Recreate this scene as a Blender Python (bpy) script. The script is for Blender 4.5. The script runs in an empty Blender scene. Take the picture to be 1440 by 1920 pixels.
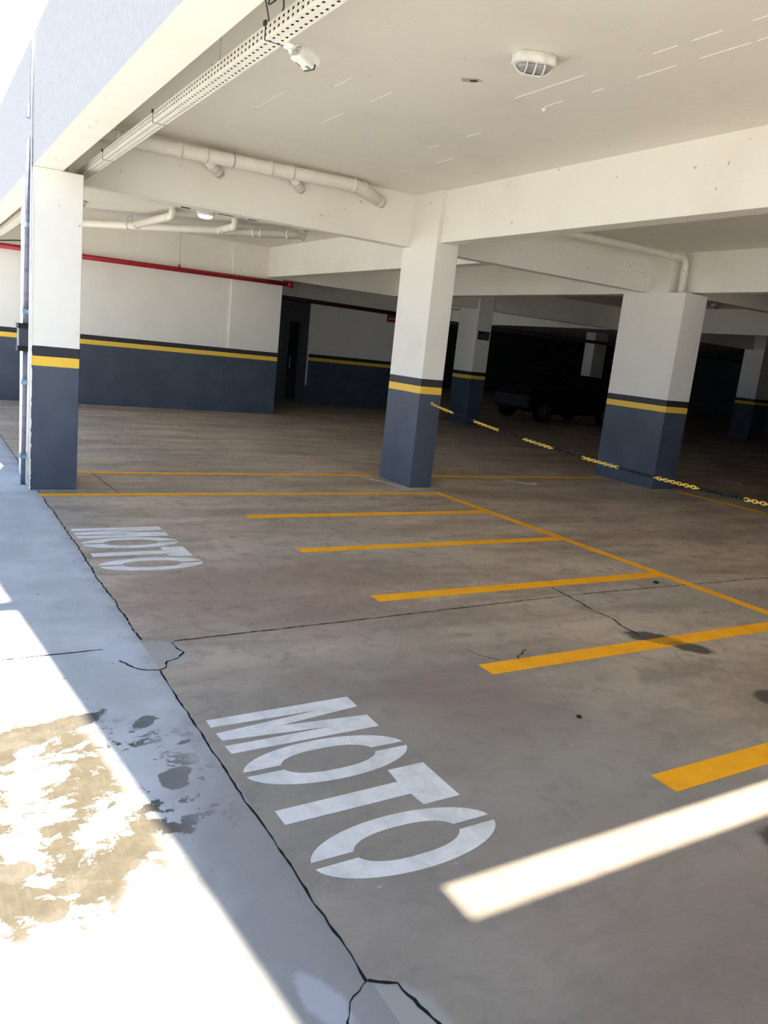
import bpy, bmesh, math, random
from mathutils import Vector, Matrix
random.seed(7)
PI = math.pi
col = bpy.context.scene.collection
ZC = 3.46          # ceiling
ZB = 2.865         # underside of the cross beams
ZY = 2.89          # underside of the long beams

# ------------------------------------------------------------------ materials
class NT:
    def __init__(s, name):
        s.m = bpy.data.materials.new(name); s.m.use_nodes = True
        s.t = s.m.node_tree; s.n = s.t.nodes; s.l = s.t.links
        s.b = s.n['Principled BSDF']
        s.pos = s.n.new('ShaderNodeNewGeometry').outputs['Position']
        s.xyz = s.n.new('ShaderNodeSeparateXYZ'); s.l.new(s.pos, s.xyz.inputs[0])
        s.X, s.Y, s.Z = s.xyz.outputs
    def put(s, sock, v):
        if isinstance(v, bpy.types.NodeSocket): s.l.new(v, sock)
        elif isinstance(v, (tuple, list)): sock.default_value = tuple(v) + ((1,) if len(v) == 3 and sock.type == 'RGBA' else ())
        else: sock.default_value = v
    def math(s, op, a, b=0.0, clamp=False):
        n = s.n.new('ShaderNodeMath'); n.operation = op; n.use_clamp = clamp
        s.put(n.inputs[0], a); s.put(n.inputs[1], b); return n.outputs[0]
    def scale(s, v):
        n = s.n.new('ShaderNodeVectorMath'); n.operation = 'MULTIPLY'
        s.l.new(s.pos, n.inputs[0]); n.inputs[1].default_value = v; return n.outputs[0]
    def noise(s, sc, det=4, rough=.55, vec=None, dist=0.0, col=False):
        n = s.n.new('ShaderNodeTexNoise'); n.inputs['Scale'].default_value = sc
        n.inputs['Detail'].default_value = det; n.inputs['Roughness'].default_value = rough
        n.inputs['Distortion'].default_value = dist
        s.l.new(vec if vec is not None else s.pos, n.inputs['Vector']); return n.outputs[0]
    def step(s, v, a, b):
        n = s.n.new('ShaderNodeMapRange'); n.interpolation_type = 'SMOOTHSTEP'
        s.put(n.inputs[0], v); n.inputs[1].default_value = a; n.inputs[2].default_value = b
        return n.outputs[0]
    def mix(s, f, a, b, mode='MIX'):
        n = s.n.new('ShaderNodeMix'); n.data_type = 'RGBA'; n.blend_type = mode
        s.put(n.inputs[0], f); s.put(n.inputs[6], a); s.put(n.inputs[7], b); return n.outputs[2]
    def blob(s, cx, cy, rx, ry, ang=0, soft=.25, amp=.5, sc=6):
        dx = s.math('SUBTRACT', s.X, cx); dy = s.math('SUBTRACT', s.Y, cy)
        c, sn = math.cos(ang), math.sin(ang)
        u = s.math('DIVIDE', s.math('ADD', s.math('MULTIPLY', dx, c), s.math('MULTIPLY', dy, sn)), rx)
        v = s.math('DIVIDE', s.math('ADD', s.math('MULTIPLY', dx, -sn), s.math('MULTIPLY', dy, c)), ry)
        r = s.math('SQRT', s.math('ADD', s.math('MULTIPLY', u, u), s.math('MULTIPLY', v, v)))
        sc = 2 if sc < 2.6 else 4 if sc < 5 else 8 if sc < 10 else 13      # blobs of like grain share one noise
        if not hasattr(s, 'nz'): s.nz = {}
        if sc not in s.nz: s.nz[sc] = s.noise(sc, 4)
        n = s.math('MULTIPLY', s.math('SUBTRACT', s.nz[sc], .5), amp * 2)
        return s.math('SUBTRACT', 1.0, s.step(s.math('ADD', r, n), 1 - soft, 1 + soft))
    def bump(s, h, st=.2, d=.01):
        n = s.n.new('ShaderNodeBump'); n.inputs['Strength'].default_value = st
        n.inputs['Distance'].default_value = d; s.l.new(h, n.inputs['Height'])
        s.l.new(n.outputs[0], s.b.inputs['Normal'])
    def out(s, c, rough=.6, metal=0, spec=.5):
        s.put(s.b.inputs['Base Color'], c); s.put(s.b.inputs['Roughness'], rough)
        s.b.inputs['Metallic'].default_value = metal
        s.b.inputs['Specular IOR Level'].default_value = spec
        return s.m

def white_color(m, base=(.81, .775, .685), dirt=(.64, .59, .49)):
    c = m.mix(m.math('MULTIPLY', m.step(m.noise(1.3, 5), .45, .75), .28), base, dirt)
    pits = m.step(m.noise(17, 2, .5), .745, .76)
    return m.mix(m.math('MULTIPLY', pits, .7), c, (.30, .26, .20))

def mat_paint(name='white_wall_paint', bump=.12):
    m = NT(name); m.bump(m.noise(60, 3), bump, .004); return m.out(white_color(m), .62, spec=.3)

def mat_band(name='banded_wall_paint'):
    m = NT(name)
    w = white_color(m)
    dado = m.mix(m.step(m.noise(2.2, 4), .35, .7), (.052, .068, .092), (.070, .086, .110))
    wob = m.math('ADD', m.Z, m.math('MULTIPLY', m.math('SUBTRACT', m.noise(5, 3), .5), .006))
    c = m.mix(m.math('GREATER_THAN', wob, 1.150), dado, (.86, .54, .055))
    c = m.mix(m.math('GREATER_THAN', wob, 1.237), c, (.022, .022, .026))
    c = m.mix(m.math('GREATER_THAN', wob, 1.328), c, w)
    m.bump(m.noise(60, 3), .10, .004)
    return m.out(c, m.mix(m.math('GREATER_THAN', wob, 1.328), (.50,)*3, (.62,)*3), spec=.4)

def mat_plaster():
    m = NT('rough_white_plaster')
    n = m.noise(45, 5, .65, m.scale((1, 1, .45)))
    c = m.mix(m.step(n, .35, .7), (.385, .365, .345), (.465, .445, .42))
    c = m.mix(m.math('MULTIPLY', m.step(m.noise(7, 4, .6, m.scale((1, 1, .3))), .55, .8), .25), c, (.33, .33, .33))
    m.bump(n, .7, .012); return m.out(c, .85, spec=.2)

def mat_floor():
    m = NT('brown_polished_concrete')
    st = m.noise(1.0, 6, .6, m.scale((.55, 1.6, 1)))
    big = m.noise(.42, 4, .55)
    fine = m.noise(26, 6, .75)
    c = m.mix(m.step(st, .32, .68), (.285, .212, .145), (.53, .42, .305))
    c = m.mix(m.math('MULTIPLY', m.step(big, .42, .66), .6), c, (.325, .295, .245))
    c = m.mix(m.math('MULTIPLY', m.step(m.noise(1.7, 7, .7, m.scale((.5, 1.8, 1)), .5), .50, .62), .40), c, (.17, .135, .10))
    c = m.mix(m.math('MULTIPLY', m.step(m.noise(3.4, 7, .7, m.scale((.6, 1.5, 1)), .3), .55, .68), .35), c, (.43, .38, .31))
    red = m.step(m.noise(.8, 5, .6, m.scale((1, 1.3, 1)), .4), .56, .72)
    c = m.mix(m.math('MULTIPLY', red, .70), c, (.27, .165, .125))
    c = m.mix(m.math('MULTIPLY', m.step(m.noise(2.6, 6, .68, None, .8), .52, .72), .35), c, (.155, .135, .115))
    c = m.mix(m.math('MULTIPLY', m.step(fine, .48, .7), .35), c, (.42, .39, .34))
    c = m.mix(m.math('MULTIPLY', m.step(m.noise(7, 8, .75, None, .6), .50, .64), .45), c, (.15, .125, .105))
    c = m.mix(m.math('MULTIPLY', m.step(m.noise(9, 8, .75, m.scale((1, 1.2, 1)), .6), .53, .66), .40), c, (.45, .41, .36))
    c = m.mix(m.math('MULTIPLY', m.step(m.noise(75, 2), .72, .78), .55), c, (.09, .08, .07))
    c = m.mix(m.math('MULTIPLY', m.step(m.noise(17, 2, .5, m.scale((1, 1.3, 1))), .745, .765), .75), c, (.62, .60, .55))
    # grey washed zone nearer the open side
    c = m.mix(m.math('MULTIPLY', m.blob(2.0, 1.9, 1.5, 1.9, 0, .6, .4, 1.5), .62), c, (.212, .196, .168))
    c = m.mix(m.math('MULTIPLY', m.blob(1.95, 4.55, .95, .62, .1, .7, .6, 3), .55), c, (.265, .165, .125))
    c = m.mix(m.math('MULTIPLY', m.blob(2.3, 2.75, .42, .4, 0, .7, .7, 4), .5), c, (.21, .145, .12))
    c = m.mix(m.math('MULTIPLY', m.blob(2.05, 1.1, .6, .5, 0, .7, .7, 3), .35), c, (.21, .145, .11))
    # scattered dark scabs on the reddish zone
    sc = m.math('MULTIPLY', m.step(m.noise(15, 3, .6), .60, .66), m.blob(2.2, 4.4, 1.2, .7, 0, .5, .4, 2))
    c = m.mix(m.math('MULTIPLY', sc, .55), c, (.14, .11, .09))
    # wet stains
    for a in ((4.01, 3.07, .17, .105, -.8, .18, .6, 8), (4.13, 2.87, .13, .085, -.8, .22, .6, 8),
              (3.95, 2.20, .13, .09, 0, .2, .2, 6), (2.76, 1.36, .13, .09, 0, .25, .4, 6)):
        c = m.mix(m.math('MULTIPLY', m.blob(*a), .88), c, (.050, .043, .032))
    # cement repair patches beside the joint
    for a in ((1.02, 3.68, .17, .17, 0, .12, .25, 5), (.99, 1.22, .13, .20, 0, .12, .2, 5)):
        c = m.mix(m.math('MULTIPLY', m.blob(*a), .8), c, (.33, .32, .285))
    rough = m.math('ADD', m.math('MULTIPLY', m.noise(3, 4), .25), .42)
    m.bump(m.noise(30, 5, .7), .12, .004)
    return m.out(c, rough, spec=.28)

def mat_pavement():
    m = NT('pale_outdoor_concrete')
    n = m.noise(2.2, 6, .6)
    c = m.mix(m.step(n, .35, .7), (.40, .395, .375), (.52, .515, .49))
    c = m.mix(m.math('MULTIPLY', m.step(m.noise(.9, 5, .6, m.scale((1.5, .7, 1))), .45, .7), .5), c, (.47, .47, .47))
    c = m.mix(m.math('MULTIPLY', m.step(m.noise(38, 4, .7), .55, .75), .3), c, (.27, .26, .24))
    c = m.mix(m.math('MULTIPLY', m.step(m.noise(20, 2, .5), .72, .74), .8), c, (.14, .125, .11))
    # dark, scuffed margin along the joint
    edge = m.math('MULTIPLY', m.step(m.math('ADD', m.X, m.math('MULTIPLY', m.noise(9, 4), .22)), 1.0, 1.16), .6)
    c = m.mix(edge, c, (.25, .24, .225))
    # brushed slurry band, worn through to tan screed
    band = m.math('MULTIPLY', m.blob(.22, 2.52, .72, .66, -.12, .22, .35, 3.5),
                  m.math('SUBTRACT', 1.0, m.step(m.X, .95, 1.0)))
    patch = m.step(m.noise(4.6, 8, .74, m.scale((1.0, 1.2, 1)), .35), .485, .505)
    shade_side = m.step(m.math('ADD', m.X, m.math('MULTIPLY', m.Y, .096)), .84, .94)  # follows the sun's edge: darker tan painted on the shaded side
    tan = m.mix(m.step(m.noise(14, 5, .7), .35, .7), (.088, .074, .050), (.118, .100, .068))
    tan = m.mix(m.math('MULTIPLY', m.step(m.noise(30, 3, .5, m.scale((3, .2, 1))), .55, .7), .25), tan, (.16, .14, .105))
    tan = m.mix(shade_side, tan, (.075, .068, .056))
    thr = m.math('MULTIPLY', band, patch)
    shthr = m.math('MULTIPLY', thr, m.mix(shade_side, (1, 1, 1), m.step(m.noise(5.5, 8, .7), .50, .53)))
    c = m.mix(m.math('MULTIPLY', band, .55), c, (.58, .575, .55))
    c = m.mix(shthr, c, tan)
    for a in ((.31, 3.00, .38, .075, .35, .06, .55, 7), (.10, 2.18, .22, .08, .15, .06, .7, 8), (.47, 2.12, .14, .065, .35, .06, .7, 9),
              (.31, 2.01, .06, .045, .2, .1, .6, 11)):
        c = m.mix(m.math('MULTIPLY', m.blob(*a), .95), c, tan)
    for a in ((.80, 2.54, .070, .050, .5, .06, 1.3, 9), (.80, 2.98, .07, .030, .5, .08, 2.2, 9), (.74, 2.82, .05, .02, .5, .08, 2.2, 10), (.90, 2.78, .04, .02, .5, .08, 2.2, 12)):
        c = m.mix(m.math('MULTIPLY', m.blob(*a), .85), c, (.095, .09, .078))
    c = m.mix(m.math('MULTIPLY', m.blob(.95, 1.6, .26, 1.1, 0, .5, .5, 4), .75), c, (.225, .205, .18))
    for a in ((.86, 1.42, .045, .11, .2, .2, .5, 14), (.87, 3.74, .13, .10, 0, .3, .5, 9)):
        c = m.mix(m.math('MULTIPLY', m.blob(*a), .5), c, (.50, .50, .53))
    m.bump(m.noise(34, 5, .7), .15, .004)
    return m.out(c, .75, spec=.25)

def mat_simple(name, c, rough=.5, metal=0, var=.15, sc=12, spec=.4):
    m = NT(name)
    d = tuple(x * (1 - var * 1.6) for x in c)
    return m.out(m.mix(m.step(m.noise(sc, 4), .4, .75), c, d), rough, metal, spec)

def mat_line():
    m = NT('yellow_floor_paint')
    c = m.mix(m.step(m.noise(6, 5, .65), .35, .75), (.93, .43, .016), (.80, .34, .012))
    c = m.mix(m.math('MULTIPLY', m.step(m.noise(32, 5, .7), .60, .74), .35), c, (.40, .24, .08))
    for a in ((4.01, 3.07, .17, .105, -.8, .18, .6, 8), (4.13, 2.87, .13, .085, -.8, .22, .6, 8)):
        c = m.mix(m.math('MULTIPLY', m.blob(*a), .6), c, (.20, .12, .02))
    return m.out(c, .7, spec=.12)

def mat_letter():
    m = NT('white_floor_paint')
    c = m.mix(m.step(m.noise(7, 6, .65, None, 1.0), .35, .7), (.74, .70, .63), (.58, .555, .50))
    c = m.mix(m.math('MULTIPLY', m.step(m.noise(30, 4, .7), .56, .72), .35), c, (.36, .33, .28))
    return m.out(c, .6, spec=.3)

def mat_emit(name, c, s):
    m = NT(name)
    m.b.inputs['Emission Color'].default_value = (*c, 1); m.b.inputs['Emission Strength'].default_value = s
    return m.out((.8, .8, .8), .3)

M = dict(
    white=mat_paint(), band=mat_band(), plaster=mat_plaster(), floor=mat_floor(), pave=mat_pavement(),
    pvc=mat_simple('cream_painted_pipe', (.78, .74, .65), .42, var=.05, sc=4), line=mat_line(), letter=mat_letter(),
    red=mat_simple('red_painted_steel', (.34, .012, .016), .35), crack=mat_simple('dark_crack', (.022, .020, .018), .95, spec=0),
    joint=mat_simple('grimy_joint', (.075, .06, .05), .9, spec=0),
    tray=mat_simple('cream_painted_tray', (.80, .77, .68), .45, var=.05, sc=4), greypipe=mat_simple('grey_conduit', (.16, .16, .20), .5, var=.25, sc=20),
    darkbox=mat_simple('dark_plastic', (.035, .035, .045), .4), clamp=mat_simple('blue_grey_clamp', (.20, .29, .36), .5),
    steel=mat_simple('galvanised_steel', (.45, .45, .43), .4, .7), wire=mat_simple('dark_wire', (.05, .045, .04), .6),
    ywire=mat_simple('yellow_plastic', (.85, .62, .09), .4), bplastic=mat_simple('black_plastic', (.010, .010, .011), .6, spec=.2),
    lens=mat_simple('grey_glass_lens', (.30, .30, .29), .15, spec=.6), lit=mat_emit('lit_lens', (.75, .87, 1.0), 7),
    plastic=mat_simple('white_plastic', (.80, .78, .72), .4), door=mat_simple('dark_grey_metal', (.07, .07, .068), .4, .3),
    glass=mat_simple('dark_glass', (.01, .012, .014), .1, spec=.7), car=mat_simple('black_car_paint', (.005, .005, .006), .45, 0, spec=.15),
    alloy=mat_simple('silver_alloy', (.22, .22, .23), .35, .8), shaded_red=mat_simple('shaded_red_pipe', (.07, .008, .008), .5), rubber=mat_simple('tyre_rubber', (.008, .008, .008), .9, spec=.1),
    sign_green=mat_simple('dark_green_sign', (.006, .03, .018), .4), sign_ink=mat_simple('pale_sign_ink', (.16, .18, .17), .5),
    sign_red=mat_simple('red_sign', (.30, .02, .015), .4), dark=mat_simple('deep_shade_wall', (.035, .038, .042), .7), roof=mat_simple('grey_caster', (.3, .3, .29), .8),
    sill=mat_simple('rough_mortar', (.52, .50, .45), .9),
)

# ------------------------------------------------------------------ mesh helpers
class MB:
    def __init__(s): s.bm = bmesh.new()
    def box(s, x0, x1, y0, y1, z0, z1, mi=0):
        v = [s.bm.verts.new((x, y, z)) for x in (x0, x1) for y in (y0, y1) for z in (z0, z1)]
        for f in ((0,1,3,2),(4,6,7,5),(0,4,5,1),(2,3,7,6),(0,2,6,4),(1,5,7,3)):
            s.bm.faces.new([v[i] for i in f]).material_index = mi
        return s
    def obox(s, c, ax, ay, az, hx, hy, hz):
        c = Vector(c)
        v = [s.bm.verts.new(c + ax*hx*i + ay*hy*j + az*hz*k) for i in (-1,1) for j in (-1,1) for k in (-1,1)]
        for f in ((0,1,3,2),(4,6,7,5),(0,4,5,1),(2,3,7,6),(0,2,6,4),(1,5,7,3)): s.bm.faces.new([v[i] for i in f])
        return s
    def tube(s, pts, r, n=14, cap=True, closed=False):
        pts = [Vector(p) for p in pts]; N = len(pts); rings = []
        up = None
        for i, p in enumerate(pts):
            a = pts[(i-1) % N] if (closed or i > 0) else p
            b = pts[(i+1) % N] if (closed or i < N-1) else p
            t = (b - a).normalized()
            if up is None:
                up = Vector((0,0,1)) if abs(t.z) < .9 else Vector((1,0,0))
            x = t.cross(up).normalized(); y = x.cross(t).normalized(); up = y
            rr = r[i] if isinstance(r, (list, tuple)) else r
            rings.append([s.bm.verts.new(p + (x*math.cos(2*PI*k/n) + y*math.sin(2*PI*k/n))*rr) for k in range(n)])
        for i in range(N if closed else N-1):
            A, B = rings[i], rings[(i+1) % N]
            for k in range(n):
                f = s.bm.faces.new((A[k], A[(k+1)%n], B[(k+1)%n], B[k])); f.smooth = True
        if cap and not closed:
            s.bm.faces.new(rings[0]); s.bm.faces.new(rings[-1][::-1])
        return s
    def poly(s, pts, z0, z1):
        a = [s.bm.verts.new((x, y, z0)) for x, y in pts]; b = [s.bm.verts.new((x, y, z1)) for x, y in pts]
        s.bm.faces.new(a[::-1]); s.bm.faces.new(b)
        for i in range(len(pts)):
            j = (i+1) % len(pts); s.bm.faces.new((a[i], a[j], b[j], b[i]))
        return s
    def lathe(s, prof, c, axis='Z', n=24):
        c = Vector(c); rings = []
        for r, h in prof:
            ring = []
            for k in range(n):
                a = 2*PI*k/n; p = Vector((r*math.cos(a), r*math.sin(a), h))
                if axis == 'Y': p = Vector((p.x, p.z, p.y))
                ring.append(s.bm.verts.new(c + p))
            rings.append(ring)
        for A, B in zip(rings, rings[1:]):
            for k in range(n): s.bm.faces.new((A[k], A[(k+1)%n], B[(k+1)%n], B[k])).smooth = True
        s.bm.faces.new(rings[0]); s.bm.faces.new(rings[-1])
        return s
    def build(s, name, mat, parent=None, bevel=0):
        bmesh.ops.recalc_face_normals(s.bm, faces=s.bm.faces)
        me = bpy.data.meshes.new(name); s.bm.to_mesh(me); s.bm.free()
        for mm in (mat if isinstance(mat, list) else [mat]): me.materials.append(mm)
        o = bpy.data.objects.new(name, me); col.objects.link(o)
        if parent:
            o.parent = parent
            o.matrix_parent_inverse = parent_inv(parent)
        if bevel:
            b = o.modifiers.new('bevel', 'BEVEL'); b.width = bevel; b.segments = 2; b.limit_method = 'ANGLE'
        return o
def world_loc(p):
    v = Vector(p.location)
    if p.parent: v = p.matrix_parent_inverse @ v; v = v + world_loc(p.parent)
    return v
def parent_inv(p): return Matrix.Translation(-world_loc(p))   # parents are never rotated
def tag(o, label=None, cat=None, group=None, kind=None):
    if label: o['label'] = label
    if cat: o['category'] = cat
    if group: o['group'] = group
    if kind: o['kind'] = kind
    return o
def thing(name, loc, label, cat, group=None):
    o = bpy.data.objects.new(name, None); o.empty_display_size = .1; col.objects.link(o); o.location = loc
    return tag(o, label, cat, group)
def struct(name, mb, mat, bevel=0): return tag(mb.build(name, mat, None, bevel), kind='structure')

# ------------------------------------------------------------------ ground
XF0, XF1, YN, YFAR = 1.0, 38.0, -4.5, 35.0
floor = struct('floor', MB().box(XF0, XF1, YN, YFAR, -.2, 0), M['floor'])
pavement = struct('pavement', MB().box(-45, XF0, -40, 60, -.2, 0).box(XF0, XF1+15, -40, YN, -.2, 0), M['pave'])

def ribbon(name, pts, w, parent, mat, jag=.012, z=.0012, sub=.03):
    """a thin jagged line lying on the floor"""
    P = []
    for (a, b) in zip(pts, pts[1:]):
        L = math.dist(a, b); n = max(1, int(L/sub))
        for i in range(n): P.append((a[0]+(b[0]-a[0])*i/n, a[1]+(b[1]-a[1])*i/n))
    P.append(pts[-1])
    mb = MB(); L, R = [], []; off = 0
    for i, p in enumerate(P):
        q = P[min(i+1, len(P)-1)]; o = P[max(i-1, 0)]
        d = Vector((q[0]-o[0], q[1]-o[1])).normalized(); nrm = Vector((-d.y, d.x))
        off = off*.75 + random.uniform(-jag, jag)
        ww = w*random.uniform(.35, 1.3)*.5
        c = Vector(p) + nrm*off
        L.append(mb.bm.verts.new((c.x+nrm.x*ww, c.y+nrm.y*ww, z))); R.append(mb.bm.verts.new((c.x-nrm.x*ww, c.y-nrm.y*ww, z)))
    for i in range(len(P)-1): mb.bm.faces.new((L[i], L[i+1], R[i+1], R[i]))
    return mb.build(name, mat, parent)

C = M['crack']
ribbon('crack', [(1.0, 27), (1.0, 8.8)], .008, floor, C, .003)
ribbon('crack', [(1.0, 7.76), (1.01, 6.4), (1.005, 5.0), (1.01, 3.88)], .009, floor, C, .006)
ribbon('crack', [(.997, 3.47), (.99, 2.67), (.99, 1.94), (.993, 1.434)], .008, floor, C, .0035)
ribbon('crack', [(1.157, 3.80), (1.15, 3.74), (1.165, 3.66), (1.116, 3.59), (1.06, 3.57), (1.04, 3.50), (.997, 3.472), (.93, 3.50), (.88, 3.56), (.85, 3.65)], .009, floor, C, .007, sub=.02)
ribbon('crack', [(.994, 1.434), (1.058, 1.392), (1.075, 1.31), (1.09, 1.2), (1.07, 1.05), (1.0, .9)], .009, floor, C, .005, sub=.02)
ribbon('crack', [(.994, 1.434), (.916, 1.392), (.885, 1.34), (.88, 1.2), (.93, .95)], .005, floor, C, .004, sub=.02)
ribbon('crack', [(1.0, .9), (.99, -1), (1.0, -6)], .010, floor, C, .004)
ribbon('joint', [(-9, 3.70), (.80, 3.805)], .009, pavement, C, .001)
ribbon('joint', [(1.16, 3.82), (2.4, 3.86), (4.17, 3.92), (6.4, 3.88), (12, 3.9)], .013, floor, M['joint'], .002)
ribbon('joint', [(1.64, 8.8), (1.71, 7.47)], .010, floor, M['joint'], .002)
ribbon('crack', [(4.10, 4.10), (4.063, 3.76), (4.01, 3.6), (4.03, 3.43), (3.98, 3.30), (3.95, 3.13)], .016, floor, M['joint'], .005)
ribbon('crack', [(2.673, 3.263), (2.70, 3.17), (2.774, 3.075)], .006, floor, M['joint'], .006, sub=.015)
ribbon('crack', [(2.86, 3.04), (2.93, 3.10), (3.023, 3.162)], .010, floor, C, .008, sub=.015)
ribbon('crack', [(2.95, 3.12), (3.00, 3.08)], .004, floor, C, .004, sub=.015)
ribbon('joint', [(7.2, 15.6), (7.6, 15.3), (7.9, 15.0), (8.6, 14.9), (9.3, 15.2)], .02, floor, M['sill'], .004)
ribbon('joint', [(5.7, 13.6), (7.0, 13.5), (8.0, 13.2)], .02, floor, M['sill'], .003)
# mortar fillets at the feet of columns
ribbon('mortar_fillet', [(4.75, 8.72), (4.95, 8.55), (5.12, 8.05), (5.16, 7.80), (5.6, 7.81)], .10, floor, M['sill'], .01)
ribbon('mortar_fillet', [(9.38, 9.0), (9.38, 7.68), (10.1, 7.68)], .07, floor, M['sill'], .008)
ribbon('mortar_fillet', [(.90, 8.6), (.90, 7.745), (1.40, 7.745)], .03, floor, M['sill'], .006)

# yellow bay lines
def line(x0, x1, y0, y1, label, group=None):
    return tag(MB().box(x0, x1, y0, y1, .0005, .0025).build('bay_line', M['line']), label, 'floor marking', group)
line(.99, 5.36, 7.49, 7.585, 'long straight yellow floor line starting at the foot of the left column')
for y0, y1, lab in ((6.48, 6.60, 'short yellow bay stripe beside the far MOTO lettering, next after the long line'),
                    (5.32, 5.44, 'yellow bay stripe just on the near side of the far MOTO lettering'),
                    (4.125, 4.25, 'yellow bay stripe running just beyond the thin joint across the floor'),
                    (2.93, 3.06, 'yellow bay stripe crossing the dark oily stain'),
                    (1.75, 1.88, 'wide near yellow bay stripe beside the narrow band of sunlight')):
    line(2.60, 5.37, y0, y1, lab)
line(5.37, 5.47, 1.0, 7.585, 'diagonal long yellow line that closes the inner ends of the bay stripes')
line(1.42, 5.15, 8.63, 8.73, 'farther yellow line passing behind the left column up to the middle column')
line(5.62, 9.3, 8.61, 8.71, 'yellow line between the middle column and the thick right column')
line(9.80, 9.90, 1.2, 7.55, 'faint yellow line leading towards the camera in front of the thick right column')
for (x, y, lab) in ((7.1, 8.36, 'short hooked white floor mark between the middle and right columns'),
                    (11.9, 8.45, 'short hooked white floor mark on the far side of the thick right column')):
    tag(MB().poly([(x, y), (x+.07, y+.03), (x+.33, y-.20), (x+.46, y-.10), (x+.50, y-.16), (x+.33, y-.31)], .0005, .0025).build('white_floor_mark', M['letter']), lab, 'floor marking')

# MOTO stencils
def moto(dy, label):
    t = thing('painted_word', (1.4, 2.35+dy, .0005), label, 'floor lettering')
    def P(pts): return [(x, y+dy) for x, y in pts]
    z0, z1 = .0005, .0022
    MB().poly(P([(1.045,2.922),(1.729,2.937),(1.728,2.835),(1.322,2.779),(1.729,2.746),(1.728,2.637),(1.053,2.630),(1.047,2.693),
                 (1.551,2.699),(1.052,2.740),(1.047,2.802),(1.551,2.858),(1.044,2.858)]), z0, z1).build('letter_m', M['letter'], t)
    def oh(cx, cy, rx, ry, irx, iry, g):
        mb = MB()
        for sgn in (1, -1):
            a0 = math.asin(g/ry); b0 = math.asin(g/iry); out = []; N = 26
            for k in range(N+1):
                a = a0 + (PI-2*a0)*k/N; out.append((cx+rx*math.cos(a), cy+sgn*ry*math.sin(a)))
            for k in range(N+1):
                a = PI-b0 - (PI-2*b0)*k/N
                out.append((cx+irx*abs(math.cos(a))**.8*(1 if math.cos(a) > 0 else -1), cy+sgn*iry*math.sin(a)))
            mb.poly(P(out), z0, z1)
        return mb
    oh(1.400, 2.467, .356, .149, .205, .082, .017).build('letter_o', M['letter'], t)
    MB().poly(P([(1.060,2.213),(1.568,2.220),(1.576,2.306),(1.742,2.307),(1.744,2.058),(1.580,2.056),(1.572,2.133),(1.062,2.128)]), z0, z1).build('letter_t', M['letter'], t)
    oh(1.412, 1.897, .358, .147, .205, .080, .017).build('letter_o', M['letter'], t)
moto(0, 'large white stencilled word MOTO on the near floor, beside the sunlight edge')
moto(3.325, 'small distant white stencilled word MOTO on the floor near the left column')

tag(MB().tube([(2.694+.011*math.cos(q*PI/9), 2.391+.011*math.sin(q*PI/9), .005) for q in range(15)], .003, 6).build('broken_ring', M['crack']), 'tiny broken black ring lying on the open near floor', 'litter')
tag(MB().lathe([(.001, 0), (.022, .001), (.018, .010), (.001, .014)], (5.137, 4.002, 0), n=12).build('pebble', M['crack']), 'small dark pebble on the floor beside the long yellow line', 'litter')

# ------------------------------------------------------------------ ceiling, beams, walls
GA, GB = -.661, -.421     # unseen slot added between the roof slabs to let the sun stripe in
ceil = MB().box(1.0, XF1, YN, GA, ZC, ZC+.15).box(1.0, XF1, GB, YFAR, ZC, ZC+.15)
ceil.box(1.0, 1.2, GA, GB, ZC, ZC+.15)
ceiling = struct('ceiling', ceil, M['white'])
def seam(x, y0, y1, w=.007, z=.004):
    MB().box(x-w/2, x+w/2, min(y0, y1), max(y0, y1), ZC-z, ZC+.01).build('formwork_seam', M['white'], ceiling)
for a in ((2.49, 6.67, 6.03), (2.49, 7.4, 7.15), (2.70, 5.64, 5.38), (3.06, 5.75, 5.43), (3.06, 6.6, 6.2), (3.73, 4.83, 4.13), (3.99, 4.80, 4.60), (3.99, 4.33, 4.22), (3.98, 3.92, 3.62),
          (3.98, 3.45, 3.12), (3.98, 3.08, 2.8), (3.75, 3.33, 3.13), (3.75, 3.6, 3.42), (3.75, 2.95, 2.8), (4.46, 6.9, 6.6), (4.46, 7.5, 7.3), (4.10, 6.5, 6.32), (4.10, 5.9, 5.7)): seam(*a)
MB().lathe([(.001, -.02), (.012, -.016), (.016, -.004), (.018, .005)], (4.02, 4.84, ZC), n=10).build('mortar_blob', M['white'], ceiling)
MB().poly([(3.22, 4.78), (3.26, 4.83), (3.33, 4.80), (3.36, 4.73), (3.30, 4.71), (3.26, 4.75)], ZC-.004, ZC+.01).build('chipped_spot', M['sill'], ceiling)
MB().poly([(3.28, 4.77), (3.31, 4.79), (3.34, 4.75), (3.31, 4.73)], ZC-.006, ZC+.01).build('chipped_spot', M['wire'], ceiling)
for x0, x1, y0, y1 in ((3.10, 3.30, 12.55, 12.60), (3.62, 3.76, 12.66, 12.70), (4.70, 4.85, 12.62, 12.66), (4.20, 4.45, 12.62, 12.66)):
    MB().box(x0, x1, y0, y1, ZC-.012, ZC+.01).build('ceiling_slot', M['joint'], ceiling)

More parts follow.
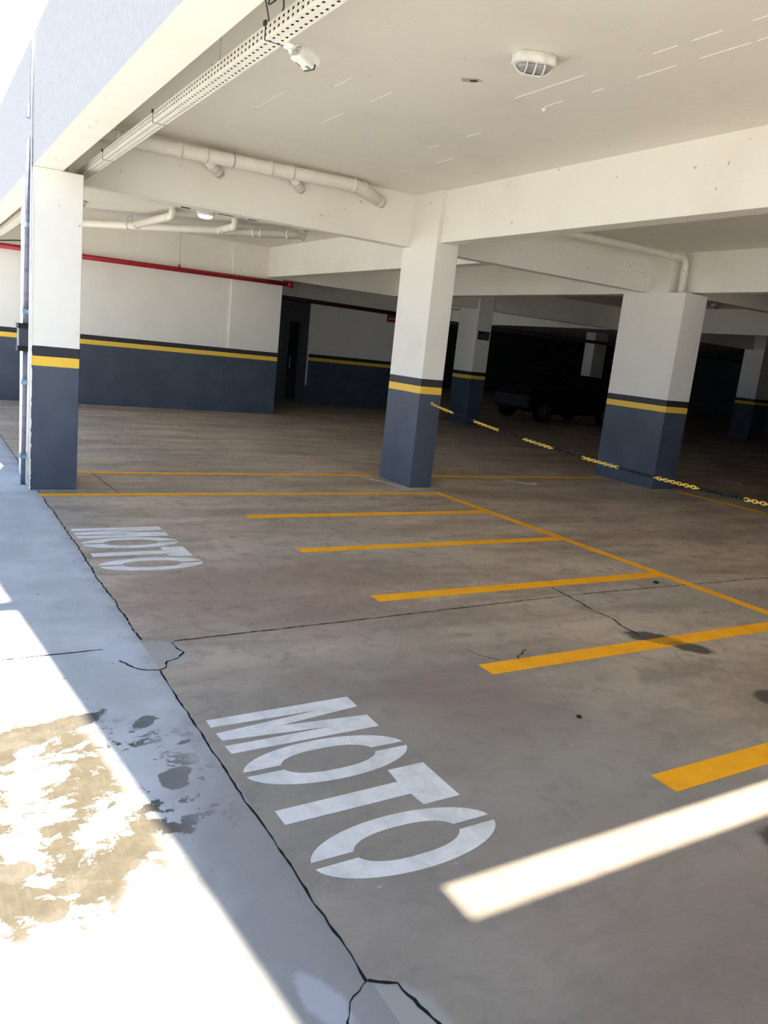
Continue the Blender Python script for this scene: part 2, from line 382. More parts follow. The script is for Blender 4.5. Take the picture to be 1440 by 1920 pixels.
W = M['white']
def beam(x0, x1, y0, y1, z): return struct('beam', MB().box(x0, x1, y0, y1, z, ZC+.02), W, .006)
beam(1.17, 5.23, 8.45, 8.62, ZB)                 # left column to middle column
beam(5.54, 9.50, 8.45, 8.62, ZB)                 # middle to right column
beam(9.98, XF1, 8.05, 8.25, ZB)                  # beyond the right column
beam(5.27, 5.47, YN, -.9, ZY); beam(5.27, 5.47, -.16, 7.88, ZY)
beam(9.75, 9.95, YN, 8.10, ZY)
beam(6.45, 6.65, 8.62, 16.0, ZB)
beam(9.60, 9.80, 8.94, 16.0, ZB)
beam(17.0, 17.25, 8.25, YFAR, ZB)
beam(6.8, 12.05, 16.0, 16.2, ZB); beam(12.5, XF1, 16.0, 16.2, ZB)
beam(12.15, 12.4, 16.7, YFAR, ZB)
beam(17.0, 17.25, YN, 8.05, ZB)

facade = MB()
facade.box(.93, 1.17, YN, 4.5, 2.85, 3.9).box(.93, 1.17, 4.5, YFAR, 2.85, 3.9)
v = [facade.bm.verts.new(p) for p in ((.93, 4.5, 3.9), (.93, YFAR, 3.9), (1.40, YFAR, 5.3), (1.40, 4.5, 5.3), (1.75, 4.5, 3.9), (1.75, YFAR, 3.9), (1.75, YFAR, 5.3), (1.75, 4.5, 5.3))]
for f in ((0,1,2,3), (4,7,6,5), (0,4,5,1), (3,2,6,7), (0,3,7,4), (1,5,6,2)): facade.bm.faces.new([v[i] for i in f])
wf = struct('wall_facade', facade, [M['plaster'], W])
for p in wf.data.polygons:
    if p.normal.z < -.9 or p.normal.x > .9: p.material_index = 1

struct('wall_back', MB().box(.93, 6.80, 16.0, 16.25, 0, ZC+.02), M['band'])
struct('trim_1', MB().box(5.68, 6.80, 15.96, 16.0, 0, ZC), M['band'], .004)
struct('wall_hall', MB().box(6.6, 12.2, 19.4, 19.6, 0, ZC+.02), M['band'])
struct('wall_passage', MB().box(6.62, 6.80, 16.25, 19.4, 0, ZC+.02), M['band'])
struct('wall_blocker', MB().box(9.80, 9.92, YN, 5.4, 0, ZY), M['band'])  # added out of view to keep daylight from the deep bays
struct('wall_right', MB().box(XF1, XF1+.2, YN, YFAR, 0, ZC+.02), M['dark'])  # outer walls coloured near black, painting in the deep hall's darkness
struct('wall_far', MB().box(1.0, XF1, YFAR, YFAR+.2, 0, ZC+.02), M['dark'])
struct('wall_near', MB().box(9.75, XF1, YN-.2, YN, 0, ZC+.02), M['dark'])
# unseen roof edge, made up and slanted to throw the pavement shade line
def xe(y): return .635 - .0957*(y-1.13)
can = MB().poly([(xe(-6.9), -6.9), (xe(5.5), 5.5), (1.555, 5.5), (1.555, -6.9)], 5.5, 5.6)
for y in (-4.4, -1.0, 4.0): can.box(1.0, 1.14, y, y+.16, 3.9, 5.5)
struct('shade_caster', can, M['roof'])
rf = MB().box(-8.9, .70, 1.165, 1.30, 5.5, 5.56); rf.box(-9.15, -9.0, 1.165, 1.30, 0, 5.56).box(-9.0, -8.9, 1.165, 1.30, 5.5, 5.56)  # added unseen bar and post, only there to shade a thin band
struct('shade_bar', rf, M['roof'])

# ------------------------------------------------------------------ columns
def column(mb, label, mat=None):
    o = mb.build('column', mat or M['band'], None, .006)
    return tag(o, label, 'column')
cl = column(MB().box(.93, 1.345, 7.78, 8.62, 0, ZB-.016).box(1.0, 1.20, 7.86, 8.62, ZB-.016, ZC+.01),
            'near left column whose outer side is plain white with a grey conduit', [M['band'], M['white']])
for p in cl.data.polygons:
    if p.normal.x < -.9: p.material_index = 1
# ragged white paint edge along the outer corner
mb = MB(); z = 0.0; prev = None
while z < 2.83:
    w = random.uniform(.006, .016)
    cur = (mb.bm.verts.new((.927, 7.777, z)), mb.bm.verts.new((.927+w, 7.777, z)), mb.bm.verts.new((.927, 7.80, z)))
    if prev:
        mb.bm.faces.new((prev[0], prev[1], cur[1], cur[0])); mb.bm.faces.new((prev[2], prev[0], cur[0], cur[2]))
    prev = cur; z += random.uniform(.01, .04)
mb.build('paint_edge', M['white'], cl)
column(MB().box(5.225, 5.54, 7.88, 8.62, 0, ZC+.01), 'middle column with the yellow and black chain hooked on its front')
column(MB().box(9.49, 9.98, 7.77, 8.94, 0, ZB).box(9.50, 9.98, 8.10, 8.94, ZB, ZC+.01), 'thick right column with a drain pipe standing on its top')
column(MB().box(12.05, 12.50, 15.95, 16.75, 0, ZC+.01), 'distant column with a small dark exit sign, between middle and thick columns')
column(MB().box(23.2, 24.0, 15.6, 16.3, 0, ZC+.01), 'dim distant column at the right edge of the photo')
column(MB().box(27.3, 28.1, 27, 27.6, 0, ZC+.01), 'barely lit column deep in the dark left of the thick right column')
column(MB().box(5.225, 5.54, -.9, -.16, 0, ZC+.01), 'column behind the camera holding the other end of the chain')
column(MB().box(.93, 1.345, -.9, -.16, 0, ZB-.016), 'facade column beside the camera, outside the photo')

# ------------------------------------------------------------------ cable trays
def tray(y0, y1, x0, x1, zb, h, label):
    t = thing('cable_tray', ((x0+x1)/2, y0, zb), label, 'cable tray')
    mb = MB(); bm = mb.bm
    pitch = .050
    n = int((y1-y0)/pitch)
    def strip(pf, rows):
        # pf(s, y): point across the sheet; rows: fractions of slot bands
        cuts = [0.0]
        for a, b in rows: cuts += [a, b]
        cuts.append(1.0)
        ys = []
        for i in range(n): ys += [y0+i*pitch, y0+i*pitch+.021]
        ys.append(y0+n*pitch)
        grid = [[bm.verts.new(pf(c, y)) for c in cuts] for y in ys]
        for i in range(len(ys)-1):
            for j in range(len(cuts)-1):
                if i % 2 == 0 and j % 2 == 1: continue      # a slot
                bm.faces.new((grid[i][j], grid[i][j+1], grid[i+1][j+1], grid[i+1][j]))
    strip(lambda c, y: (x0+(x1-x0)*c, y, zb), [(.17, .33), (.67, .83)])
    strip(lambda c, y: (x0, y, zb+h*c), [(.20, .40), (.62, .82)])
    strip(lambda c, y: (x1, y, zb+h*c), [(.20, .40), (.62, .82)])
    o = mb.build('channel', M['tray'], t)
    sd = o.modifiers.new('thick', 'SOLIDIFY'); sd.thickness = .0015
    MB().box(x0-.001, x1+.001, y0, y0+n*pitch, zb+h-.001, zb+h+.002).build('cover', M['tray'], t)
    MB().box(x0+.006, x1-.006, y0, y0+n*pitch, zb+.006, zb+h-.006).build('cables', M['wire'], t)  # solid dark filler added so the slots read as dark holes
    return t
TX0, TX1, TZ, TH = 1.388, 1.470, 2.910, .062
tr = tray(-6, 8.445, TX0, TX1, TZ, TH, 'perforated cream cable tray hanging over the near bay')
for y in (3.66, 5.6, 7.2):
    mb = MB().box(TX0-.004, TX1+.004, y, y+.004, TZ-.004, TZ-.0005).box(TX0-.005, TX0-.001, y, y+.004, TZ, TZ+TH+.006)
    mb.box(TX0-.012, TX0-.001, y-.012, y+.012, TZ+TH-.006, TZ+TH+.014)
    mb.build('joint_clip', M['wire'], tr)
for y in (4.42, 1.8, 7.0):
    MB().tube([(1.43, y, TZ+TH), (1.43, y, ZC)], .003, 8).build('hanger_rod', M['steel'], tr)
    MB().box(1.39, 1.47, y-.012, y+.012, TZ+TH+.002, TZ+TH+.012).build('clip', M['steel'], tr)
tr2 = tray(8.65, 15.98, 1.30, 1.40, 2.875, .062, 'cream cable tray continuing over the second bay, seen left of the near column')
for y in (10.5, 13.5): MB().tube([(1.35, y, 2.93), (1.35, y, ZC)], .003, 8).build('hanger_rod', M['steel'], tr2)
# loop of spare cable on the tray
k = [(1.40, 3.66, 2.985), (1.37, 3.63, 3.04), (1.345, 3.60, 3.075), (1.375, 3.58, 3.09), (1.40, 3.56, 3.06), (1.37, 3.60, 3.03), (1.39, 3.62, 3.08), (1.415, 3.57, 3.075), (1.42, 3.55, 3.02), (1.41, 3.56, 2.985)]
cv = []
for i in range(len(k)-1):
    for s in range(4):
        t_ = s/4; p0, p1, p2, p3 = (Vector(k[max(i-1, 0)]), Vector(k[i]), Vector(k[i+1]), Vector(k[min(i+2, len(k)-1)]))
        cv.append(.5*((2*p1)+(p2-p0)*t_+(2*p0-5*p1+4*p2-p3)*t_*t_+(3*p1-p0-3*p2+p3)*t_**3))
tag(MB().tube(cv, .0035, 8).build('cable_loop', M['wire']), 'small knot of dark cable sticking up from the near cable tray', 'cable')

# security camera
P0 = Vector((1.553, 3.71, 2.918)); ax = Vector((.88, .36, -.20)).normalized()
sx = ax.cross(Vector((0, 0, 1))).normalized(); up = sx.cross(ax).normalized()
cc = thing('security_camera', (1.49, 3.62, 2.90), 'small white bullet security camera fixed to the cable tray', 'security camera')
MB().lathe([(.001, 0), (.028, .002), (.030, .010), (.022, .022), (.001, .024)], (1.487, 3.61, 2.885), n=20).build('mount', M['plastic'], cc)
MB().tube([(1.487, 3.61, 2.90), (1.50, 3.63, 2.888), (1.52, 3.67, 2.895), P0+ax*.01], [.013, .012, .011, .013], 12).build('arm', M['plastic'], cc)
MB().obox(P0+ax*.060, ax, sx, up, .052, .033, .027).build('housing', M['plastic'], cc, .009)
MB().obox(P0+ax*.066+up*.032, ax, sx, up, .064, .041, .003).build('hood', M['plastic'], cc, .002)
for q in (-1, 1): MB().obox(P0+ax*.066+up*.014+sx*(.0385*q), ax, sx, up, .064, .0025, .018).build('hood_side', M['plastic'], cc)
MB().obox(P0+ax*.114, ax, sx, up, .003, .034, .028).build('front_rim', M['wire'], cc, .008)
MB().tube([P0+ax*.116, P0+ax*.121], .018, 16).build('lens', M['glass'], cc)
MB().obox(P0+ax*.055-up*.0275-sx*.020, ax, sx, up, .018, .0018, .001).build('vent_slot', M['wire'], cc)
for i in range(3):
    for j in range(2): MB().obox(P0+ax*(.080+.009*i)-up*.0275+sx*(.008+.011*j), ax, sx, up, .0032, .0042, .0007).build('label_mark', M['greypipe'], cc)

# ------------------------------------------------------------------ bulkhead lamps
def bulkhead(x, y, rot, label, lit=False, s=1.0):
    t = thing('bulkhead_lamp', (x, y, ZC), label, 'ceiling lamp')
    ca, sa = math.cos(rot), math.sin(rot)
    def W3(u, v, w): return (x+(u*ca-v*sa)*s, y+(u*sa+v*ca)*s, ZC-w*s)
    def loop(hx, hy, w, n=40):
        out = []
        for k in range(n):
            a = 2*PI*k/n; c_, s_ = math.cos(a), math.sin(a)
            e = .62
            out.append(W3(hx*abs(c_)**e*(1 if c_ >= 0 else -1), hy*abs(s_)**e*(1 if s_ >= 0 else -1), w))
        return out
    def loft(levels, name, mat):
        mb = MB(); R = [[mb.bm.verts.new(p) for p in loop(*lv)] for lv in levels]
        for A, B in zip(R, R[1:]):
            for i in range(len(A)): mb.bm.faces.new((A[i], A[(i+1)%len(A)], B[(i+1)%len(A)], B[i])).smooth = True
        mb.bm.faces.new(R[0]); mb.bm.faces.new(R[-1])
        return mb.build(name, mat, t)
    loft([(.128, .078, 0), (.130, .080, .004), (.134, .084, .006), (.134, .084, .052), (.128, .078, .060), (.112, .064, .062)], 'housing', M['plastic'])
    loft([(.108, .058, .056), (.104, .055, .075), (.090, .045, .092), (.060, .028, .102), (.02, .01, .104)], 'lens', M['lit'] if lit else M['lens'])
    def rib(pts): MB().tube([W3(*p) for p in pts], .0048*s, 8).build('cage_bar', M['plastic'], t)
    H = [(1, .056), (.93, .082), (.72, .103), (.4, .112), (0, .114), (-.4, .112), (-.72, .103), (-.93, .082), (-1, .056)]
    rib([(.118*a, 0, w) for a, w in H])
    for u in (-.055, 0, .055): rib([(u, .068*a, w if abs(u) < .01 else .056+(w-.056)*.93) for a, w in H])
    return t
bulkhead(3.30, 4.13, -.42, 'white oval bulkhead lamp with wire guard on the near ceiling')
bulkhead(4.02, 12.72, -.2, 'lit bulkhead lamp glowing bluish white over the second bay', True)
bulkhead(2.33, 14.02, .1, 'unlit bulkhead lamp half hidden behind the near left column')
bulkhead(16.0, 12.2, .1, 'dim bulkhead lamp on the ceiling right of the thick column')

# ------------------------------------------------------------------ pipes
def arc(c, r, a0, a1, ex, ey, n=8):
    c = Vector(c); ex = Vector(ex); ey = Vector(ey)
    return [c + ex*r*math.cos(a0+(a1-a0)*k/n) + ey*r*math.sin(a0+(a1-a0)*k/n) for k in range(n+1)]
def bend(pts, r, n=6):
    """polyline with rounded corners"""
    pts = [Vector(p) for p in pts]; out = [pts[0]]
    for a, b, c in zip(pts, pts[1:], pts[2:]):
        u = (a-b).normalized(); w = (c-b).normalized()
        d = min(r, (a-b).length*.45, (c-b).length*.45)
        p, q = b+u*d, b+w*d
        for k in range(n+1):
            t = k/n; out.append((1-t)**2*p + 2*t*(1-t)*b + t*t*q)
    out.append(pts[-1]); return out
def collar(par, p, d, r, L=.03, name='collar'):
    p = Vector(p); d = Vector(d).normalized()
    MB().tube([p-d*L/2, p+d*L/2], r, 20).build(name, M['pvc'], par)

# big drain pipe in front of the first cross beam
pz = lambda x: 3.325+.022*(x-2.0)
t = thing('drain_pipe', (2.8, 8.22, 3.3), 'thick cream drain pipe under the ceiling in front of the first cross beam', 'pipe')
R1 = .066
MB().tube(bend([(1.22, 8.24, pz(1.22)), (4.33, 8.24, pz(4.33)), (4.78, 8.46, 3.30)], .08), R1, 24).build('pipe_run', M['pvc'], t)
for x in (1.71, 2.31, 2.57, 3.27, 3.51, 4.27): collar(t, (x, 8.24, pz(x)), (1, 0, .022), R1+.008, .035)
collar(t, (4.40, 8.275, pz(4.36)), (.45, .22, -.04), R1+.008, .03)
collar(t, (4.72, 8.432, 3.31), (.45, .22, -.04), R1+.006, .05)
for (xa, xb) in ((2.60, 2.80), (3.55, 3.74)):
    MB().tube([(xa, 8.26, pz(xa)-.03), (xb, 8.47, pz(xb)-.115)], .050, 18).build('branch', M['pvc'], t)
    d = Vector((xb-xa, .21, -.085)); e = Vector((xb, 8.47, pz(xb)-.115))-d*.22
    collar(t, e, d, .056, .03); collar(t, e-d*.45, d, .056, .018)
mb = MB().tube([Vector((2.86, 8.24, pz(2.86)))+Vector((0, math.cos(a)*(R1+.004), math.sin(a)*(R1+.004))) for a in [2*PI*k/20 for k in range(20)]], .005, 6, closed=True)
mb.tube([(2.86, 8.20, pz(2.86)+R1-.01), (2.86, 8.18, ZC)], .005, 6); mb.build('strap', M['steel'], t)
MB().tube([(1.26, 7.98, ZB), (1.26, 7.98, ZC)], .030, 16).build('riser', M['pvc'], t)

# second bay: diagonal drain line collecting three drops
t = thing('drain_pipe', (4, 13.6, 3.3), 'cream drain line over the second bay collecting three ceiling drops', 'pipe')
A = Vector((1.70, 15.39, 3.167)); B = Vector((5.55, 12.45, 3.325))
d = (B-A).normalized()
MB().tube([A, B-d*.05], .063, 18).build('pipe_run', M['pvc'], t)
def onmain(x): return A + (B-A)*((x-A.x)/(B.x-A.x))
for (dx, dy, mx) in ((3.56, 12.92, 3.27), (4.56, 12.84, 4.45), (5.73, 12.72, 5.45)):
    m0 = onmain(mx) if mx < 5.4 else B-d*.10
    MB().tube(bend([(dx, dy, ZC), (dx, dy, ZC-.13), m0+Vector((0, 0, .01))], .08), .060, 18).build('drop', M['pvc'], t)
    MB().tube([(dx, dy, ZC-.012), (dx, dy, ZC)], .085, 24).build('flange', M['pvc'], t)
    q = Vector((dx, dy, ZC-.13)); e = (m0-q).normalized()
    collar(t, q+e*.12, e, .065, .02)
    if mx < 5.4: collar(t, m0-e*.12, e, .066, .03)
for x in (3.18, 4.45, 4.92, 5.02, 5.38): collar(t, onmain(x), d, .071, .028)
p = onmain(3.20)
MB().tube([p+Vector((0, .0, .03)), p+Vector((-.03, 0, .12)), p+Vector((.03, 0, .19)), p+Vector((.05, 0, .05))], .006, 6).build('strap', M['steel'], t)
tag(MB().tube([(3.55, 14.9, 3.40), (4.75, 14.6, 3.40)], .012, 8).tube([(4.7, 14.61, 3.40), (5.15, 14.5, 3.40)], .024, 10).build('conduit', M['pvc']),
    'thin ceiling conduit below the drain line of the second bay', 'conduit')

# small drain pipe ending on the thick right column
t = thing('drain_pipe', (9.6, 7.95, ZB), 'slim cream drain pipe elbowing down onto the thick right column', 'pipe')
R3 = .052
MB().tube(bend([(5.9, 7.98, 3.27), (7.6, 7.98, 3.34), (9.63, 7.98, 3.355), (9.63, 7.98, ZB)], .14), R3, 18).build('pipe_run', M['pvc'], t)
for x, z in ((7.35, 3.33), (7.72, 3.341), (9.22, 3.352), (9.46, 3.352)): collar(t, (x, 7.98, z), (1, 0, .01), R3+.007, .022)
collar(t, (9.63, 7.98, 3.17), (0, 0, 1), R3+.005, .02)
MB().tube([(7.76, 7.98, 3.39), (7.76, 7.98, ZC)], .012, 8).build('strap', M['steel'], t)
# chipped plaster where the beam meets the thick column
bb = tag(MB().poly([(8.95, 0), (9.5, 0), (9.5, -.10), (9.38, -.16), (9.30, -.10), (9.1, -.09), (8.98, -.05)], 0, .03).build('plaster_lump', M['white']), 'rough white plaster lump on the beam beside the slim drain pipe', 'plaster')
bb.rotation_euler = (PI/2, 0, 0); bb.location = (0, 8.452, 3.22)

# red fire pipe along the back wall
t = thing('fire_pipe', (4, 15.85, 2.76), 'red fire pipe running along the white back wall', 'pipe')
MB().tube([(.95, 15.86, 2.715), (6.92, 15.86, 2.775)], .048, 18).build('pipe_run', M['red'], t)
MB().tube([(6.86, 15.86, 2.775), (6.98, 15.86, 2.776)], .062, 18).build('coupling', M['red'], t)
MB().tube([(4.55, 15.86, 2.80), (4.55, 15.86, ZC)], .004, 8).build('hanger_rod', M['steel'], t)
MB().lathe([(.001, .06), (.012, .05), (.022, .01), (.05, -.01)], (4.55, 15.86, 2.80), n=12).build('hanger_clip', M['red'], t)
mb = MB(); pts = [(.98+.14*i, 15.80+random.uniform(-.03, .03), 2.80+.02*math.sin(i*1.7)+random.uniform(0, .03)) for i in range(9)]
mb.tube(pts, .012, 8)
tag(mb.build('cable_bundle', M['wire']), 'dark cables lying on the red pipe left of the near column', 'cable')
t = thing('fire_pipe', (9, 19.28, 2.65), 'shade-darkened red fire pipe high on the dark hall wall', 'pipe')
MB().tube([(6.85, 19.28, 2.70), (12.2, 19.28, 2.66)], .055, 14).build('pipe_run', M['shaded_red'], t)  # pipe red darkened in the material for the unlit hall
MB().tube([(8.6, 19.28, 2.70), (8.6, 19.28, ZC)], .005, 6).build('hanger_rod', M['steel'], t)
t = thing('fire_pipe', (17, 20, 2.6), 'shade-darkened fire pipe crossing under the ceiling of the deep hall', 'pipe')
MB().tube([(12.9, 21.3, 2.72), (37.9, 21.3, 2.72)], .06, 12).build('pipe_run', M['wire'], t)  # red fire pipe coloured dark so it sinks into the deep shade
for x in (15, 19, 23, 27, 31, 35): MB().tube([(x, 21.3, 2.76), (x, 21.3, ZC)], .006, 6).build('hanger_rod', M['steel'], t)

# ------------------------------------------------------------------ hall door and signs
door = MB().box(8.05, 9.08, 19.34, 19.4, 0, 2.66)
dr = struct('door_1', door, M['door'], .004)
MB().box(8.52, 8.80, 19.325, 19.34, .10, 2.12).build('window_pane', M['glass'], dr)
MB().box(8.40, 8.44, 19.32, 19.34, 0, 2.3).build('door_edge', M['door'], dr)
MB().box(8.57, 8.61, 19.315, 19.325, .9, 1.2).build('door_handle', M['greypipe'], dr)
MB().box(9.09, 9.13, 19.34, 19.4, .49, 1.79).build('corner_guard', M['plastic'], dr)
t = thing('fire_sign', (11.75, 19.38, 2.52), 'small red safety sign on the dark hall wall beside the middle column', 'sign')
MB().box(11.48, 12.0, 19.375, 19.4, 2.42, 2.62).build('plate', M['sign_red'], t)
for i in range(5): MB().box(11.53+.08*i, 11.58+.08*i, 19.368, 19.375, 2.49, 2.54).build('letter', M['sill'], t)
t = thing('exit_sign', (12.27, 15.94, 2.23), 'small dark exit sign on the distant column', 'sign')
MB().box(12.10, 12.45, 15.93, 15.95, 2.13, 2.34).build('plate', M['sign_green'], t)
mb = MB().box(12.13, 12.22, 15.926, 15.93, 2.20, 2.24)                       # arrow shaft and head
mb.poly([(12.13, 2.17), (12.13, 2.27), (12.11, 2.22)], -15.93, -15.926) if False else None
mb.box(12.26, 12.30, 15.926, 15.93, 2.17, 2.26).box(12.27, 12.30, 15.926, 15.93, 2.275, 2.30)    # figure
mb.box(12.34, 12.42, 15.926, 15.93, 2.17, 2.185).box(12.34, 12.42, 15.926, 15.93, 2.285, 2.30).box(12.34, 12.355, 15.926, 15.93, 2.17, 2.30).box(12.405, 12.42, 15.926, 15.93, 2.17, 2.30)
mb.build('pictogram', M['sign_ink'], t)

# ------------------------------------------------------------------ conduit on the outer face of the left column
t = thing('conduit_run', (.89, 8.1, 0), 'grey conduit with a dark junction box up the outer side of the left column', 'conduit')
XO = .902
MB().tube([(XO, 7.84, 3.06), (XO, 7.86, 2.3), (XO, 7.93, 1.50)], .026, 14).build('pipe_run', M['greypipe'], t)
MB().tube([(XO, 7.95, 1.29), (XO, 7.97, .8), (XO, 8.03, .0)], .021, 14).build('pipe_run', M['greypipe'], t)
MB().box(.842, .93, 7.90, 8.06, 1.27, 1.50).build('junction_box', M['darkbox'], t, .006)
for z in (1.465, 1.262): MB().box(.834, .93, 7.892, 8.068, z, z+.045).build('box_flange', M['bplastic'], t)
for y, z in ((7.855, 2.36), (7.92, 1.62), (7.965, .98), (8.015, .28)):
    MB().box(XO-.032, .93, y-.032, y+.032, z-.022, z+.022).box(XO-.01, .93, y-.055, y+.055, z-.012, z+.012).build('clamp', M['clamp'], t)
# white cable and small box up the facade
t = thing('antenna_cable', (.91, 7.9, 3.9), 'thin pale cable with a small grey box climbing the outer wall above the column', 'cable')
MB().tube([(.915, 7.86, 3.06), (.915, 7.88, 3.30), (.915, 7.88, 3.60), (.920, 7.86, 3.89)], .005, 8).build('cable', M['steel'], t)
MB().tube([(.918, 7.80, .02), (.918, 7.80, 3.895)], .008, 8).build('cable', M['plastic'], t)
MB().tube([(.918, 7.82, 3.9), (1.38, 7.6, 5.28)], .008, 8).build('cable', M['plastic'], t)
MB().box(.885, .93, 7.86, 7.93, 3.24, 3.34).build('junction_box', M['clamp'], t, .005)
for z in (3.42, 3.55): MB().tube([(.905, 7.88, z), (.905, 7.98, z)], .005, 6).build('clip', M['steel'], t)

# ------------------------------------------------------------------ plastic chain, a catenary from the middle column towards the camera
yc, zc = 3.83, .790; y1 = 7.862
import functools
# z = zc + a(cosh((y-yc)/a)-1), a chosen so that z(y1) = 1.037
lo, hi = 5.0, 200.0
for _ in range(60):
    a = (lo+hi)/2
    if a*(math.cosh((y1-yc)/a)-1) > 1.037-zc: lo = a
    else: hi = a
ca = a
def zz(y): return zc + ca*(math.cosh((y-yc)/ca)-1)
XCH = 5.41
ch = thing('barrier_chain', (XCH, 7.87, 1.037), 'yellow and black plastic chain sagging from the middle column towards the camera', 'chain')
MB().tube([(XCH, 7.885, 1.045), (XCH, 7.855, 1.045), (XCH, 7.845, 1.05)], .005, 8).lathe([(.02, 7.88-7.87), (.02, .0)], (XCH, 7.87, 1.045), 'Y', 14).build('hook', M['steel'], ch)
pitch = .0345
links = []
s = 0; y = 7.845
while y > -.12:
    links.append(y); y -= pitch / math.sqrt(1 + math.sinh((y-yc)/ca)**2)
def link_mb(mb, y, k, mi=0):
    c = Vector((XCH, y, zz(y)-.004)); sl = math.sinh((y-yc)/ca)
    d = Vector((0, 1, sl)).normalized(); n = Vector((0, 0, 1)).cross(d); n = Vector((1, 0, 0)); b = d.cross(n).normalized()
    tilt = math.radians(78 if k % 2 else -12)
    w = n*math.cos(tilt) + b*math.sin(tilt)
    L, Wd, r = .0225, .0125, .0038
    pts = []
    for i in range(7): q = -PI/2 + PI*i/6; pts.append(c + d*(L-Wd+Wd*math.cos(q)) + w*Wd*math.sin(q))
    for i in range(7): q = PI/2 + PI*i/6; pts.append(c + d*(-L+Wd+Wd*math.cos(q)) + w*Wd*math.sin(q))
    n0 = len(mb.bm.faces); mb.tube(pts, r, 6, closed=True)
    mb.bm.faces.ensure_lookup_table()
    for f in mb.bm.faces[n0:]: f.material_index = mi
    return mb
def is_yellow(k): return (k % 25) < 13
vis = [k for k, y in enumerate(links) if y > 3.2]
own = set(vis[-100:]); rest = MB()
for k, y in enumerate(links):
    if k in own: link_mb(MB(), y, k).build('link', M['ywire'] if is_yellow(k) else M['bplastic'], ch)
    else: link_mb(rest, y, k, 0 if is_yellow(k) else 1)
tag(rest.build('links', [M['ywire'], M['bplastic']], ch), kind='stuff')

# ------------------------------------------------------------------ car parked in the dark
t = thing('car', (17.7, 18.6, 0), 'dark hatchback parked in the unlit bay, one silver wheel showing', 'car')
prof = [(-2.0, .35), (-2.02, .75), (-1.85, .95), (-1.0, 1.03), (-.35, 1.42), (.35, 1.50), (1.3, 1.46), (1.85, 1.08), (1.98, .95), (2.0, .35), (1.6, .26), (-1.6, .26)]
mb = MB(); wd = .84; rings = []
for yy, sh in ((-wd, 1), (-wd*.9, 0), (wd*.9, 0), (wd, 1)):
    r_ = []
    for (x, z) in prof:
        inn = .0
        y_ = yy*(1-.16*max(0, (z-.95)/.5))
        r_.append(mb.bm.verts.new((17.7+x*(.985 if sh else 1), 18.62+y_, z-(.02 if sh and z > .5 else 0))))
    rings.append(r_)
for A_, B_ in zip(rings, rings[1:]):
    for i in range(len(prof)): mb.bm.faces.new((A_[i], A_[(i+1)%len(prof)], B_[(i+1)%len(prof)], B_[i]))
mb.bm.faces.new(rings[0]); mb.bm.faces.new(rings[-1])
mb.build('body', M['car'], t, .05)
for x0, x1, x2, x3 in ((-.80, -.30, .25, .25), (.33, .33, 1.15, 1.45)):
    v_ = []
    mb = MB()
    pts = [(x0, 1.05), (x1, 1.38), (x2, 1.42), (x3, 1.08)]
    a_ = [mb.bm.verts.new((17.7+x, 18.62-wd*(1-.16*max(0, (z-.95)/.5))-.012, z)) for x, z in pts]
    b_ = [mb.bm.verts.new((17.7+x, 18.62-wd*(1-.16*max(0, (z-.95)/.5))+.02, z)) for x, z in pts]
    mb.bm.faces.new(a_); mb.bm.faces.new(b_[::-1])
    for i in range(4): mb.bm.faces.new((a_[i], a_[(i+1)%4], b_[(i+1)%4], b_[i]))
    mb.build('side_window', M['glass'], t)
for wx in (-1.42, 1.2):
    for wy in (17.80, 19.44):
        w = MB().tube([(17.7+wx, wy-.10, .31), (17.7+wx, wy+.10, .31)], .31, 28).build('wheel', M['rubber'], t)
        s_ = -1 if wy < 18 else 1
        rm = MB().tube([Vector((17.7+wx, wy+s_*.105, .31))+Vector((math.cos(2*PI*k/28), 0, math.sin(2*PI*k/28)))*.205 for k in range(28)], .014, 6, closed=True)
        for k in range(7):
            q = 2*PI*k/7; e = Vector((math.cos(q), 0, math.sin(q))); rm.tube([Vector((17.7+wx, wy+s_*.105, .31))+e*.03, Vector((17.7+wx, wy+s_*.105, .31))+e*.20], .016, 6)
        rm.tube([(17.7+wx, wy+s_*.10, .31), (17.7+wx, wy+s_*.12, .31)], .045, 12)
        rm.build('rim', M['alloy'], w)

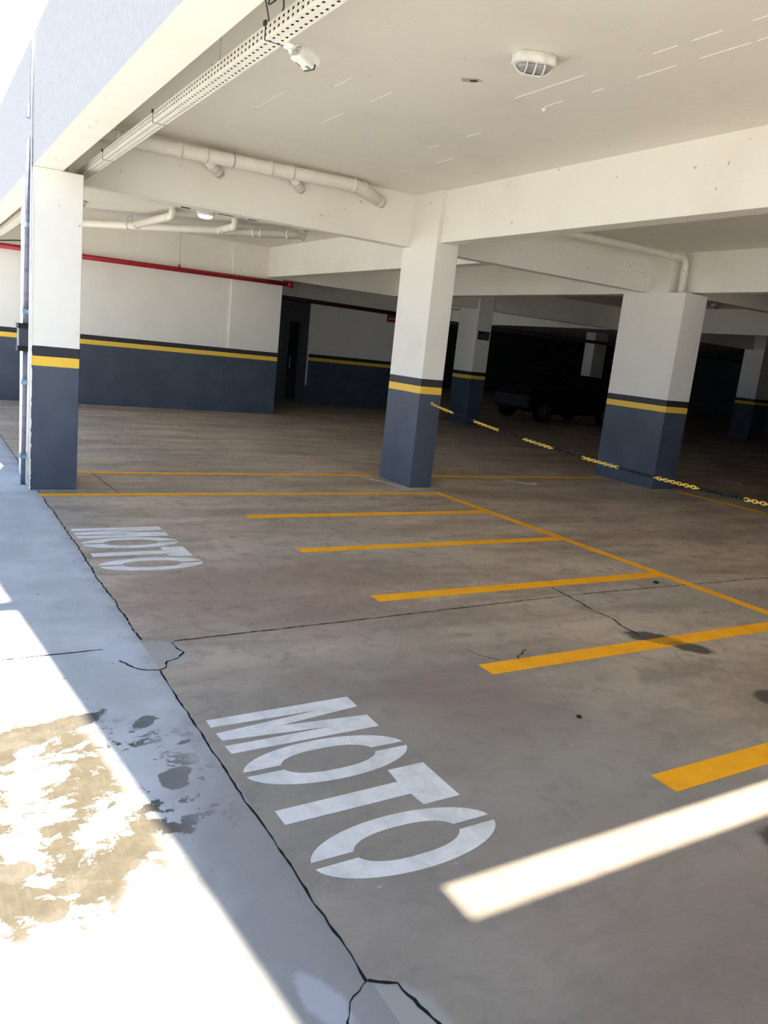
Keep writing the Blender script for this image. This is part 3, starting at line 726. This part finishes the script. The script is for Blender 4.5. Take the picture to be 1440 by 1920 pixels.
# ------------------------------------------------------------------ light
SUN = Vector((.03, -.60, 1.0)).normalized()
sd = bpy.data.lights.new('sun', 'SUN'); sd.energy = 20.5; sd.angle = math.radians(.55); sd.color = (1.0, .93, .80)
so = bpy.data.objects.new('sun', sd); col.objects.link(so)
so.rotation_euler = SUN.to_track_quat('Z', 'Y').to_euler(); so.location = (0, -5, 12)

w = bpy.data.worlds.new('sky'); bpy.context.scene.world = w; w.use_nodes = True
nt = w.node_tree; bg = nt.nodes['Background']
tc = nt.nodes.new('ShaderNodeTexCoord'); sp = nt.nodes.new('ShaderNodeSeparateXYZ'); nt.links.new(tc.outputs['Generated'], sp.inputs[0])
cr = nt.nodes.new('ShaderNodeValToRGB'); nt.links.new(sp.outputs[2], cr.inputs[0])
cr.color_ramp.elements[0].position = 0; cr.color_ramp.elements[0].color = (.84, 1.12, 1.62, 1)
cr.color_ramp.elements[1].position = .7; cr.color_ramp.elements[1].color = (.38, .58, 1.0, 1)
nt.links.new(cr.outputs[0], bg.inputs[0]); bg.inputs[1].default_value = 1.5

# ------------------------------------------------------------------ camera
f, a_, b_, c_ = 1460.433, -.55601902, 1.36844412, .10547576
Rz = Matrix.Rotation(a_, 3, 'Z'); Rx = Matrix.Rotation(b_, 3, 'X'); Rr = Matrix.Rotation(c_, 3, 'Z')
cam = bpy.data.cameras.new('camera'); cam.sensor_fit = 'HORIZONTAL'; cam.sensor_width = 36; cam.lens = f*36/1440
cam.clip_end = 300; cam.clip_start = .05
co = bpy.data.objects.new('camera', cam); col.objects.link(co)
co.matrix_world = Matrix.Translation((0, 0, 1.6)) @ (Rz @ Rx @ Rr).to_4x4()
sc = bpy.context.scene; sc.camera = co
sc.view_settings.view_transform = 'Standard'; sc.view_settings.look = 'None'
sc.view_settings.exposure = .14; sc.view_settings.gamma = 1; sc.view_settings.use_curve_mapping = False
sc.cycles.max_bounces = 7; sc.cycles.diffuse_bounces = 6; sc.cycles.glossy_bounces = 2; sc.cycles.use_adaptive_sampling = True; sc.cycles.adaptive_threshold = .04; sc.cycles.use_denoising = True
sc.cycles.sample_clamp_indirect = 6
